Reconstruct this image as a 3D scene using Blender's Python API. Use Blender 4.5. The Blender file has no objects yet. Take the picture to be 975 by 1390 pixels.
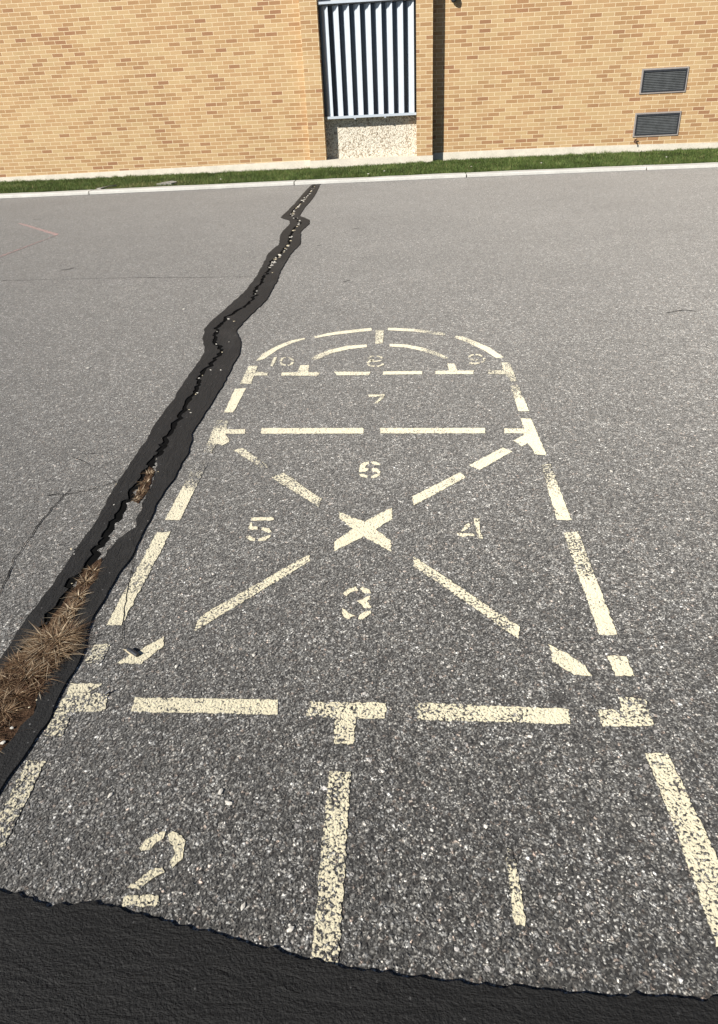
import bpy, bmesh, math, random
import numpy as np
from mathutils import Vector, Matrix, geometry, noise as mnoise
random.seed(7)
rng = np.random.default_rng(11)
S = bpy.context.scene
COL = S.collection

# ------------------------------------------------------------------ camera
F_PX, PSI, PITCH, ROLL, CAM_H = 950.0, math.radians(4.8), math.radians(28.9), math.radians(3.0), 1.6
FW = Vector((-math.sin(PSI)*math.cos(PITCH), math.cos(PSI)*math.cos(PITCH), -math.sin(PITCH)))
_R0 = Vector((math.cos(PSI), math.sin(PSI), 0)); _U0 = _R0.cross(FW)
RT = math.cos(ROLL)*_R0 - math.sin(ROLL)*_U0
UP = math.sin(ROLL)*_R0 + math.cos(ROLL)*_U0
cam = bpy.data.cameras.new('camera'); camo = bpy.data.objects.new('camera', cam); COL.objects.link(camo)
M = Matrix((RT, UP, -FW)).transposed().to_4x4(); M.translation = Vector((0, 0, CAM_H)); camo.matrix_world = M
cam.sensor_fit = 'VERTICAL'; cam.sensor_height = 36; cam.sensor_width = 36
cam.lens = F_PX/1390*36; cam.shift_y = -45/1390; cam.shift_x = 0
cam.clip_start = 0.05; cam.clip_end = 2000
S.camera = camo

# ------------------------------------------------------------------ light
SUN_EL, SUN_AZ = 32.0, 45.0                    # azimuth measured from the wall's normal, sun behind and to the left
w = bpy.data.worlds.new('World'); S.world = w; w.use_nodes = True
nt = w.node_tree; nt.nodes.clear()
sky = nt.nodes.new('ShaderNodeTexSky'); sky.sky_type = 'NISHITA'; sky.sun_disc = False
sky.sun_elevation = math.radians(SUN_EL); sky.sun_rotation = math.radians(180+SUN_AZ)
sky.altitude = 1500; sky.air_density = .7; sky.dust_density = .3
bg = nt.nodes.new('ShaderNodeBackground'); bg.inputs['Strength'].default_value = 0.05
wo = nt.nodes.new('ShaderNodeOutputWorld')
nt.links.new(sky.outputs[0], bg.inputs[0]); nt.links.new(bg.outputs[0], wo.inputs[0])
sl = bpy.data.lights.new('sun', 'SUN'); sl.energy = 5.0; sl.angle = math.radians(0.5); sl.color = (1.0, 0.95, 0.87)
so = bpy.data.objects.new('sun', sl); COL.objects.link(so)
a, e = math.radians(SUN_AZ), math.radians(SUN_EL)
SUN = Vector((-math.sin(a)*math.cos(e), -math.cos(a)*math.cos(e), math.sin(e)))
so.rotation_euler = SUN.to_track_quat('Z', 'Y').to_euler(); so.location = SUN*40
S.view_settings.view_transform = 'Standard'; S.view_settings.look = 'None'
S.view_settings.gamma = 1; S.view_settings.use_curve_mapping = False
S.view_settings.exposure = 0.60

# ------------------------------------------------------------------ survey helpers: photo bearings to real points
def bearing(x, y): return FW + RT*((x-487.5)/F_PX) + UP*((650-y)/F_PX)
def G(x, y, z=0.0):
    d = bearing(x, y); t = (z-CAM_H)/d.z; return Vector((d.x*t, d.y*t, z))
def Wl(x, y, Y):
    d = bearing(x, y); t = Y/d.y; return d.x*t, CAM_H+d.z*t

# ------------------------------------------------------------------ material helpers
def newmat(name):
    m = bpy.data.materials.new(name); m.use_nodes = True
    b = m.node_tree.nodes['Principled BSDF']; return m, m.node_tree, b
class N:
    def __init__(s, nt): s.nt = nt
    def __call__(s, typ, ins=None, **kw):
        n = s.nt.nodes.new('ShaderNode'+typ)
        for k, v in kw.items(): setattr(n, k, v)
        for k, v in (ins or {}).items():
            i = n.inputs[k]
            if isinstance(v, bpy.types.NodeSocket): s.nt.links.new(v, i)
            else: i.default_value = v
        return n
    def link(s, a_, b_): s.nt.links.new(a_, b_)
    def math(s, op, a_, b_=0.5, c=None, clamp=False):
        n = s.nt.nodes.new('ShaderNodeMath'); n.operation = op; n.use_clamp = clamp
        for i, v in enumerate((a_, b_) if c is None else (a_, b_, c)):
            if isinstance(v, bpy.types.NodeSocket): s.nt.links.new(v, n.inputs[i])
            else: n.inputs[i].default_value = v
        return n.outputs[0]
    def mr(s, v, a0, a1, b0=0.0, b1=1.0, smooth=False):
        n = s('MapRange', {'Value': v, 'From Min': a0, 'From Max': a1, 'To Min': b0, 'To Max': b1})
        if smooth: n.interpolation_type = 'SMOOTHSTEP'
        return n.outputs['Result']
    def mix(s, f, a_, b_, mode='MIX'):
        n = s.nt.nodes.new('ShaderNodeMix'); n.data_type = 'RGBA'; n.blend_type = mode
        for i, v in ((0, f), (6, a_), (7, b_)):
            if isinstance(v, bpy.types.NodeSocket): s.nt.links.new(v, n.inputs[i])
            elif i == 0: n.inputs[0].default_value = v
            else: n.inputs[i].default_value = (*v, 1) if len(v) == 3 else v
        return n.outputs[2]
    def ramp(s, v, stops, interp='LINEAR'):
        n = s('ValToRGB', {'Fac': v}); r = n.color_ramp; r.interpolation = interp
        while len(r.elements) < len(stops): r.elements.new(0.5)
        for el, (p, c) in zip(r.elements, stops):
            el.position = p; el.color = (*c, 1) if isinstance(c, tuple) else (c, c, c, 1)
        return n.outputs[0]
    def noise(s, vec, scale, detail=2.0, rough=0.5, dist=0.0):
        return s('TexNoise', {'Vector': vec, 'Scale': scale, 'Detail': detail, 'Roughness': rough, 'Distortion': dist})

# asphalt as a shared node group: colour and height of the chippings, in world metres
ag = bpy.data.node_groups.new('asphalt_chips', 'ShaderNodeTree')
ag.interface.new_socket('Color', in_out='OUTPUT', socket_type='NodeSocketColor')
ag.interface.new_socket('Height', in_out='OUTPUT', socket_type='NodeSocketFloat')
g = N(ag); go = ag.nodes.new('NodeGroupOutput')
pos = g('NewGeometry').outputs['Position']
warp = g.noise(pos, 60, 1)
wv = g('VectorMath', {0: warp.outputs['Color'], 1: (0.5, 0.5, 0.5)}, operation='SUBTRACT').outputs[0]
wv = g('VectorMath', {0: wv, 'Scale': 0.010}, operation='SCALE').outputs[0]
p2 = g('VectorMath', {0: pos, 1: wv}, operation='ADD').outputs[0]
def chips(scale, stops):
    v = g('TexVoronoi', {'Vector': p2, 'Scale': scale, 'Randomness': 1.0}, voronoi_dimensions='3D')
    s_ = g('SeparateColor', {'Color': v.outputs['Color']})
    val = g.ramp(s_.outputs[0], stops)
    edge = g.mr(v.outputs['Distance'], 0.30, 0.62, 1.0, 0.26, True)
    return val, edge, v.outputs['Distance'], s_
v1, e1, d1, s1 = chips(120, [(0, .014), (.28, .030), (.46, .10), (.70, .20), (.85, .34), (.95, .50), (1, .66)])
v2, e2, d2, s2 = chips(225, [(0, .012), (.34, .035), (.6, .18), (.86, .38), (1, .60)])
sel = g.mr(g.noise(pos, 70, 2).outputs['Fac'], .44, .52)
c = g.mix(sel, v1, v2)
ed = g('Mix', {0: sel, 2: e1, 3: e2}).outputs[0]
c = g.mix(1.0, c, g('CombineColor', {0: ed, 1: ed, 2: ed}).outputs[0], 'MULTIPLY')
tint = g.ramp(s1.outputs[1], [(0, (1.05, 1.02, .93)), (.5, (1.03, 1.03, 1.0)), (.9, (1.08, 1.02, .91)), (1, (1.18, .92, .76))])
c = g.mix(1.0, c, tint, 'MULTIPLY')
# sparse bigger pale stones
v3 = g('TexVoronoi', {'Vector': p2, 'Scale': 34.0})
s3 = g('SeparateColor', {'Color': v3.outputs['Color']})
big = g.math('MULTIPLY', g.math('GREATER_THAN', s3.outputs[0], .90), g.math('LESS_THAN', v3.outputs['Distance'], .20))
c = g.mix(g.math('MULTIPLY', big, .7), c, (.44, .42, .40))
# wear: broad patches
v4 = g('TexVoronoi', {'Vector': p2, 'Scale': 56.0}); s4 = g('SeparateColor', {'Color': v4.outputs['Color']})
k4 = g.ramp(s4.outputs[0], [(0, .52), (.3, .78), (.6, 1.0), (.85, 1.3), (1, 1.9)])
c = g.mix(1.0, c, k4, 'MULTIPLY')
st = g.noise(pos, .55, 4, .6); st2 = g.noise(pos, 3.2, 4, .65)
k = g.math('MULTIPLY', g.mr(st.outputs['Fac'], .3, .7, .84, 1.16), g.mr(st2.outputs['Fac'], .3, .7, .90, 1.10))
# oil drips
od = g('VectorMath', {0: pos, 1: tuple(G(762, 948))}, operation='DISTANCE').outputs['Value']
od = g.math('ADD', od, g.math('MULTIPLY', g.math('SUBTRACT', g.noise(pos, 45, 2).outputs['Fac'], .5), .03))
k = g.math('MULTIPLY', k, g.mr(od, .010, .036, .22, 1.0, True))
c = g.mix(1.0, c, g('CombineColor', {0: k, 1: k, 2: k}).outputs[0], 'MULTIPLY')
# the older, more weathered and dusty surface toward the building: broad and irregular
h = g.math('ADD', g.math('MULTIPLY', g.math('SUBTRACT', .6, d1), .9), g.math('MULTIPLY', g.math('SUBTRACT', .6, d2), .4))
g.link(c, go.inputs['Color']); g.link(h, go.inputs['Height'])

def asphalt_in(n):
    gn = n.nt.nodes.new('ShaderNodeGroup'); gn.node_tree = ag; return gn.outputs['Color'], gn.outputs['Height']

SHEEN = .27
def mat_asphalt():
    m, t, b = newmat('asphalt'); n = N(t)
    c, h = asphalt_in(n)
    p = n('NewGeometry').outputs['Position']
    n.link(c, b.inputs['Base Color'])
    bp = n('Bump', {'Height': h, 'Strength': 1.0, 'Distance': .0045}); n.link(bp.outputs[0], b.inputs['Normal'])
    b.inputs['Roughness'].default_value = .75; b.inputs['Diffuse Roughness'].default_value = 1.0
    b.inputs['Specular IOR Level'].default_value = .35
    b.inputs['Sheen Weight'].default_value = SHEEN; b.inputs['Sheen Roughness'].default_value = .6
    b.inputs['Sheen Tint'].default_value = (1, .97, .93, 1)
    return m
ASPH = mat_asphalt()

def mat_paint(name, col):
    m, t, b = newmat(name); n = N(t)
    c, h = asphalt_in(n)
    p = n('NewGeometry').outputs['Position']
    wear = n('Attribute', attribute_name='wear').outputs['Fac']
    f = n.noise(p, 120, 3, .6).outputs['Fac']; f2 = n.noise(p, 9, 3, .6).outputs['Fac']
    s_ = n.math('ADD', n.math('MULTIPLY', f, .72), n.math('MULTIPLY', f2, .28))
    s_ = n.math('ADD', s_, n.math('MULTIPLY', n.math('SUBTRACT', h, .35), .16))
    thr = n.mr(wear, 0, 1, .275, .60)
    mask = n.mr(n.math('SUBTRACT', s_, thr), -.008, .014)
    tone = n.noise(p, 22, 4, .7).outputs['Fac']
    pc = n.mix(n.mr(tone, .3, .7), tuple(x*.86 for x in col), col)
    dirt = n.noise(p, 170, 2, .6).outputs['Fac']
    pc = n.mix(n.mr(dirt, .42, .30, 0, .35), pc, (.25, .23, .18))
    n.link(n.mix(mask, c, pc), b.inputs['Base Color'])
    hh = n.math('MULTIPLY', h, n.mr(mask, 0, 1, 1.0, .55))
    hh = n.math('ADD', hh, n.math('MULTIPLY', mask, .15))
    bp = n('Bump', {'Height': hh, 'Strength': 1.0, 'Distance': .006}); n.link(bp.outputs[0], b.inputs['Normal'])
    b.inputs['Roughness'].default_value = .75; b.inputs['Diffuse Roughness'].default_value = 1.0
    b.inputs['Specular IOR Level'].default_value = .35
    b.inputs['Sheen Weight'].default_value = SHEEN; b.inputs['Sheen Roughness'].default_value = .6
    b.inputs['Sheen Tint'].default_value = (1, .97, .93, 1)
    return m
PAINT = mat_paint('cream_paint', (.70, .645, .47))
REDP = mat_paint('red_paint', (.46, .22, .20))

def mat_tar(name, ang, stretch=7.0, base=.022):
    m, t, b = newmat(name); n = N(t)
    p = n('NewGeometry').outputs['Position']
    mp = n('Mapping', {'Vector': p, 'Rotation': (0, 0, -ang), 'Scale': (1, 1, 1)}).outputs[0]
    mp = n('VectorMath', {0: mp, 1: (1.0, stretch, 1.0)}, operation='MULTIPLY').outputs[0]
    a1 = n.noise(mp, 12, 6, .7, .6).outputs['Fac']; a2 = n.noise(p, 130, 3, .6).outputs['Fac']; a3 = n.noise(mp, 3, 3).outputs['Fac']
    k_ = n.math('ADD', n.mr(a1, .35, .7, .85, 1.2), n.mr(a2, .62, .8, 0, 1.0))
    fv = n('TexVoronoi', {'Vector': p, 'Scale': 75.0}); fs3 = n('SeparateColor', {'Color': fv.outputs['Color']})
    fl = n.math('MULTIPLY', n.math('GREATER_THAN', fs3.outputs[0], .965), n.math('LESS_THAN', fv.outputs['Distance'], .22))
    dust = n.mr(n.noise(p, 2.6, 5, .7, .5).outputs['Fac'], .5, .75, 0, .7)
    k_ = n.math('ADD', k_, n.math('ADD', n.math('MULTIPLY', fl, 6.0), dust))
    cc = n('CombineColor', {0: n.math('MULTIPLY', k_, base*1.02), 1: n.math('MULTIPLY', k_, base), 2: n.math('MULTIPLY', k_, base*.98)}).outputs[0]
    n.link(cc, b.inputs['Base Color'])
    hh = n.math('ADD', n.math('MULTIPLY', a1, .9), n.math('MULTIPLY', a2, .5))
    bp = n('Bump', {'Height': hh, 'Strength': 1.0, 'Distance': .009}); n.link(bp.outputs[0], b.inputs['Normal'])
    b.inputs['Roughness'].default_value = .68; b.inputs['Specular IOR Level'].default_value = .32
    b.inputs['Diffuse Roughness'].default_value = 1.0
    return m

def simple(name, col, rough=.7, var=.15, scale=30, bump=0.0, bd=.004, metal=0, spec=.5, ds=1):
    m, t, b = newmat(name); n = N(t)
    p = n('NewGeometry').outputs['Position']
    f = n.noise(p, scale, 5, .65).outputs['Fac']
    n.link(n.mix(n.mr(f, .3, .7), tuple(x*(1-var) for x in col), tuple(min(1, x*(1+var)) for x in col)), b.inputs['Base Color'])
    b.inputs['Roughness'].default_value = rough; b.inputs['Metallic'].default_value = metal
    b.inputs['Specular IOR Level'].default_value = spec
    if bump:
        bp = n('Bump', {'Height': f, 'Strength': bump, 'Distance': bd}); n.link(bp.outputs[0], b.inputs['Normal'])
    return m

def mat_brick():
    m, t, b = newmat('tan_brick'); n = N(t)
    p = n('NewGeometry').outputs['Position']; x = n('SeparateXYZ', {0: p})
    u = n.math('ADD', x.outputs[0], x.outputs[1])
    wob = n.noise(p, 1.3, 2).outputs['Fac']
    vz = n.math('ADD', x.outputs[2], n.math('MULTIPLY', wob, .006))
    v = n('CombineXYZ', {0: u, 1: n.math('SUBTRACT', vz, .115)}).outputs[0]
    br = n('TexBrick', {'Vector': v, 'Color1': (0, 0, 0, 1), 'Color2': (1, 1, 1, 1), 'Mortar': (.5, .5, .5, 1), 'Scale': 1.0,
                        'Mortar Size': .0062, 'Mortar Smooth': .15, 'Bias': 0.0, 'Brick Width': .2835, 'Row Height': .0889})
    br.offset = .5
    t1 = n('SeparateColor', {'Color': br.outputs['Color']}).outputs[0]
    big = n.noise(p, .8, 3).outputs['Fac']
    tt = n.math('ADD', t1, n.mr(big, .3, .7, -.08, .08), clamp=True)
    bc = n.ramp(tt, [(0, (.46, .322, .168)), (.25, (.485, .335, .178)), (.45, (.44, .290, .150)), (.65, (.43, .272, .138)), (.80, (.385, .240, .118)), (.92, (.345, .20, .10)), (1, (.30, .16, .085))])
    fine = n.noise(p, 60, 4, .7).outputs['Fac']
    kf = n.mr(fine, .3, .7, .88, 1.10)
    bc = n.mix(1.0, bc, n('CombineColor', {0: kf, 1: kf, 2: kf}).outputs[0], 'MULTIPLY')
    st_ = n.mr(n.noise(n('VectorMath', {0: p, 1: (1.4, 1.4, .35)}, operation='MULTIPLY').outputs[0], 1.0, 5, .6).outputs['Fac'], .35, .7, .95, 1.05)
    bc = n.mix(1.0, bc, n('CombineColor', {0: st_, 1: st_, 2: st_}).outputs[0], 'MULTIPLY')
    cc = n.mix(br.outputs['Fac'], bc, (.68, .55, .36))
    n.link(cc, b.inputs['Base Color'])
    hh = n.math('ADD', n.math('MULTIPLY', n.math('SUBTRACT', 1.0, br.outputs['Fac']), 1.0), n.math('MULTIPLY', fine, .25))
    bp = n('Bump', {'Height': hh, 'Strength': .6, 'Distance': .006}); n.link(bp.outputs[0], b.inputs['Normal'])
    b.inputs['Roughness'].default_value = .85; b.inputs['Specular IOR Level'].default_value = .25
    return m
BRICK = mat_brick()

def mat_concrete(name, col, stain=.5):
    m, t, b = newmat(name); n = N(t)
    p = n('NewGeometry').outputs['Position']
    f = n.noise(p, 3.5, 6, .7).outputs['Fac']; f2 = n.noise(p, 45, 4, .7).outputs['Fac']
    c1 = n.mix(n.mr(f, .35, .7, 0, stain), col, tuple(x*.62 for x in col))
    kf = n.mr(f2, .3, .7, .86, 1.08)
    c1 = n.mix(1.0, c1, n('CombineColor', {0: kf, 1: kf, 2: kf}).outputs[0], 'MULTIPLY')
    n.link(c1, b.inputs['Base Color'])
    bp = n('Bump', {'Height': f2, 'Strength': .7, 'Distance': .006}); n.link(bp.outputs[0], b.inputs['Normal'])
    b.inputs['Roughness'].default_value = .88; b.inputs['Specular IOR Level'].default_value = .25
    return m
FOUND = mat_concrete('foundation_concrete', (.70, .65, .55)); KERB = mat_concrete('kerb_concrete', (.62, .61, .57), .45)

def mat_pebble():
    m, t, b = newmat('pebble_panel'); n = N(t)
    p = n('NewGeometry').outputs['Position']
    v = n('TexVoronoi', {'Vector': p, 'Scale': 34.0}); s_ = n('SeparateColor', {'Color': v.outputs['Color']})
    c1 = n.ramp(s_.outputs[0], [(0, (.30, .24, .17)), (.18, (.48, .41, .31)), (.3, (.66, .60, .49)), (1, (.78, .73, .62))])
    ed_ = n.mr(v.outputs['Distance'], .35, .7, 1.0, .62)
    c1 = n.mix(1.0, c1, n('CombineColor', {0: ed_, 1: ed_, 2: ed_}).outputs[0], 'MULTIPLY')
    n.link(c1, b.inputs['Base Color'])
    bp = n('Bump', {'Height': n.math('SUBTRACT', 1.0, v.outputs['Distance']), 'Strength': .8, 'Distance': .012}); n.link(bp.outputs[0], b.inputs['Normal'])
    b.inputs['Roughness'].default_value = .8
    return m
PEB = mat_pebble()
WHITE = simple('white_metal', (.47, .52, .575), .38, .05, 6, 0, metal=0)
GREYP = simple('grey_panel', (.42, .43, .43), .6, .08, 4)
DARKM = simple('dark_metal', (.045, .048, .055), .4, .2, 20, metal=.3)
SLAT = simple('slat_metal', (.18, .19, .19), .33, .25, 8, metal=.6)
VFRM = simple('vent_frame_metal', (.30, .27, .25), .5, .12, 20)
RUST = simple('brown_metal', (.10, .05, .03), .6, .3, 40)
BLACK = simple('crack_floor', (.006, .006, .006), 1.0, .3, 60, spec=.05)
HAIR = simple('hairline_dark', (.018, .017, .017), 1.0, .4, 60, spec=.1)
ROOF = simple('roof_gravel', (.3, .29, .27), .9, .3, 30)
SOIL = simple('dry_soil', (.075, .045, .028), .95, .45, 70, 1.0, .015, spec=.1)
BED = simple('turf_soil', (.05, .055, .02), .95, .4, 30, .8, .02, spec=.1)
def mat_glass():
    m, t, b = newmat('dark_window_glass'); b.inputs['Base Color'].default_value = (.045, .055, .078, 1)
    b.inputs['Roughness'].default_value = .12; b.inputs['Specular IOR Level'].default_value = .5
    n = N(t); p = n('NewGeometry').outputs['Position']
    bp = n('Bump', {'Height': n.noise(p, 2.0, 2).outputs['Fac'], 'Strength': .1, 'Distance': .02}); n.link(bp.outputs[0], b.inputs['Normal'])
    return m
GLASS = mat_glass()

def mat_blade(name, stops, trans=.25, rough=.6):
    m, t, b = newmat(name); n = N(t)
    at = n('Attribute', attribute_name='tone').outputs['Fac']
    n.link(n.ramp(at, stops), b.inputs['Base Color'])
    b.inputs['Roughness'].default_value = rough; b.inputs['Specular IOR Level'].default_value = .25
    tr = n('BsdfTranslucent'); n.link(n.ramp(at, stops), tr.inputs[0])
    mx = n('MixShader', {0: trans}); n.link(b.outputs[0], mx.inputs[1]); n.link(tr.outputs[0], mx.inputs[2])
    n.link(mx.outputs[0], t.nodes['Material Output'].inputs['Surface'])
    return m
GRASS = mat_blade('lawn_grass', [(0, (.028, .045, .012)), (.4, (.068, .105, .026)), (.75, (.13, .19, .05)), (.92, (.21, .25, .09)), (1, (.26, .22, .11))])
DRY = mat_blade('dry_grass', [(0, (.07, .035, .02)), (.35, (.17, .105, .06)), (.7, (.36, .26, .16)), (1, (.64, .54, .39))], .15)

# ------------------------------------------------------------------ object helpers
def tag(o, label=None, cat=None, group=None, kind=None):
    if label: o['label'] = label
    if cat: o['category'] = cat
    if group: o['group'] = group
    if kind: o['kind'] = kind
    return o
def empty(name, loc, **kw):
    o = bpy.data.objects.new(name, None); COL.objects.link(o); o.location = loc; o.empty_display_size = .1
    return tag(o, **kw)
def mesh(name, verts, faces, mat, parent=None, origin=None, attrs=None, smooth=False, **kw):
    """verts in world metres; origin = parent's world origin (or the object's own base)."""
    og = Vector(origin) if origin is not None else (Vector(WO(parent)) if parent else Vector((0, 0, 0)))
    me = bpy.data.meshes.new(name); me.from_pydata([tuple(Vector(v)-og) for v in verts], [], faces)
    if attrs:
        for k_, vals in attrs.items():
            at = me.attributes.new(k_, 'FLOAT', 'POINT'); at.data.foreach_set('value', vals)
    me.materials.append(mat); me.update()
    if smooth: me.polygons.foreach_set('use_smooth', [True]*len(me.polygons))
    o = bpy.data.objects.new(name, me); COL.objects.link(o)
    if parent:
        o.parent = parent; o.location = og - Vector(WO(parent))
    else: o.location = og
    return tag(o, **kw)
def WO(o):
    l = Vector(o.location)
    while o.parent: o = o.parent; l += o.location
    return l
class MB:
    def __init__(s): s.v = []; s.f = []
    def add(s, vs, fs):
        k_ = len(s.v); s.v += [tuple(v) for v in vs]; s.f += [tuple(i+k_ for i in f) for f in fs]; return s
    def box(s, x0, x1, y0, y1, z0, z1):
        vs = [(x, y, z) for z in (z0, z1) for y in (y0, y1) for x in (x0, x1)]
        return s.add(vs, [(0, 2, 3, 1), (4, 5, 7, 6), (0, 1, 5, 4), (2, 6, 7, 3), (0, 4, 6, 2), (1, 3, 7, 5)])
    def prism(s, pts, z0, z1):
        n_ = len(pts); vs = [(p[0], p[1], z0) for p in pts]+[(p[0], p[1], z1) for p in pts]
        return s.add(vs, [tuple(range(n_))[::-1], tuple(range(n_, 2*n_))]+[(i, (i+1) % n_, n_+(i+1) % n_, n_+i) for i in range(n_)])
    def tube(s, pts, rad, n_=8):
        pts = [Vector(p) for p in pts]; k0 = len(s.v); rads = rad if isinstance(rad, (list, tuple)) else [rad]*len(pts)
        for i, p in enumerate(pts):
            d = (pts[min(i+1, len(pts)-1)]-pts[max(i-1, 0)]).normalized()
            a_ = d.orthogonal().normalized(); b_ = d.cross(a_)
            for j in range(n_):
                t_ = 2*math.pi*j/n_; s.v.append(tuple(p+(a_*math.cos(t_)+b_*math.sin(t_))*rads[i]))
        for i in range(len(pts)-1):
            for j in range(n_):
                s.f.append((k0+i*n_+j, k0+i*n_+(j+1) % n_, k0+(i+1)*n_+(j+1) % n_, k0+(i+1)*n_+j))
        s.f.append(tuple(k0+j for j in range(n_))[::-1]); s.f.append(tuple(k0+(len(pts)-1)*n_+j for j in range(n_)))
        return s
    def build(s, name, mat, parent=None, **kw):
        o = mesh(name, s.v, s.f, mat, parent, **kw)
        bm = bmesh.new(); bm.from_mesh(o.data); bmesh.ops.recalc_face_normals(bm, faces=bm.faces); bm.to_mesh(o.data); bm.free()
        return o
def dense(pts, step, closed=True):
    out = []; n_ = len(pts)
    for i in range(n_ if closed else n_-1):
        p, q = Vector(pts[i]), Vector(pts[(i+1) % n_]); m_ = max(1, int((q-p).length/step))
        out += [p.lerp(q, j/m_) for j in range(m_)]
    if not closed: out.append(Vector(pts[-1]))
    return out
def jit(pts, amp, freq, seed=0.0):
    o = []
    for p in pts:
        q = Vector((p.x*freq+seed, p.y*freq, seed*1.7))
        o.append(Vector((p.x+mnoise.noise(q)*amp, p.y+mnoise.noise(q+Vector((31.4, 7.7, 3.1)))*amp, p.z)))
    return o
def sheet_faces(pts):
    return [tuple(t) for t in geometry.tessellate_polygon([[Vector((p.x, p.y, 0)) for p in pts]])]
def orient(pts, fs):
    out = []
    for a_, b_, c_ in fs:
        n_ = (pts[b_]-pts[a_]).cross(pts[c_]-pts[a_])
        out.append((a_, b_, c_) if n_.z >= 0 else (a_, c_, b_))
    return out
def slab(name, pts, z, mat, parent=None, **kw):
    """flat piece with a thin skirt down to the ground."""
    fs = orient(pts, sheet_faces(pts)); n_ = len(pts)
    vs = [(p.x, p.y, z) for p in pts]+[(p.x, p.y, -.002) for p in pts]
    area = sum(pts[i].x*pts[(i+1) % n_].y-pts[(i+1) % n_].x*pts[i].y for i in range(n_))
    sk = [(i, n_+i, n_+(i+1) % n_, (i+1) % n_) if area > 0 else (i, (i+1) % n_, n_+(i+1) % n_, n_+i) for i in range(n_)]
    return mesh(name, vs, fs+sk, mat, parent, **kw)

# ================================================================== THE SETTING
GX, GY = (-400, -22, 20, 400), (-400, 15.33, 20.1, 400)
mesh('asphalt', [(x, y, 0) for y in GY for x in GX], [(j*4+i, j*4+i+1, j*4+i+5, j*4+i+4) for j in range(3) for i in range(3) if (i, j) != (1, 1)], ASPH, kind='structure')
D, PIL = 19.8, 19.5                             # wall face, pilaster face
def kerb_y(x): return 15.10+.20*math.exp(-((x-1.0)/5.5)**2) + .012*math.sin(x*1.9)
def bed_z(x, y):
    t = min(1, max(0, (y-15.6)/4.1)); base = -.10 if x < -3 else (-.10+.05*min(1, (x+3)/3.5))
    return .045*(1-t)+base*t+.012*mnoise.noise(Vector((x*1.3, y*1.3, 0)))
mb = MB(); joints = [-22.0, -13.2, -10.0] + [G(x, y, .05).x for x, y in [(120, 261), (398, 249), (634, 238), (880, 228)]] + [8.6, 11.9, 20]
for j0, j1 in zip(joints, joints[1:]):
    n_ = 9; xs = [j0+.012+(j1-j0-.024)*i/n_ for i in range(n_+1)]; off = random.uniform(-.012, .012)
    prof = [(0.0, -.05), (0.0, .052), (.018, .064), (.29, .066), (.31, .055), (.31, -.05)]
    vs = [(x, kerb_y(x)+py+off+random.uniform(-.003, .003), pz+random.uniform(-.003, .003)) for x in xs for py, pz in prof]
    m_ = len(prof); fs = [(i*m_+k_, (i+1)*m_+k_, (i+1)*m_+k_+1, i*m_+k_+1) for i in range(n_) for k_ in range(m_-1)]
    fs += [tuple(range(m_)), tuple(n_*m_+k_ for k_ in range(m_))[::-1]]
    mb.add(vs, fs)
mb.build('kerb', KERB, kind='structure')
# dark gutter joint between kerb and asphalt
L = [Vector((x, kerb_y(x)-.022+.014*mnoise.noise(Vector((x*3, 0, 0))), 0)) for x in np.arange(-22, 20, .25)]
R_ = [Vector((x, kerb_y(x)+.02, 0)) for x in np.arange(-22, 20, .25)]
mesh('gutter_joint', [(p.x, p.y, .004) for p in L]+[(p.x, p.y, .004) for p in R_], [(i, i+1, len(L)+i+1, len(L)+i) for i in range(len(L)-1)], HAIR, kind='structure')
# turf bed
xs = np.arange(-22, 20.1, .5); ys = np.linspace(0, 1, 9)
vs = []; fs = []
for x in xs:
    for y in ys:
        yy = kerb_y(x)+.30+(20.0-kerb_y(x)-.30)*y; vs.append((x, yy, bed_z(x, yy)))
for i in range(len(xs)-1):
    for j in range(8): a_ = i*9+j; fs.append((a_, a_+9, a_+10, a_+1))
mesh('turf_bed', vs, fs, BED, kind='structure', smooth=True)

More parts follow.
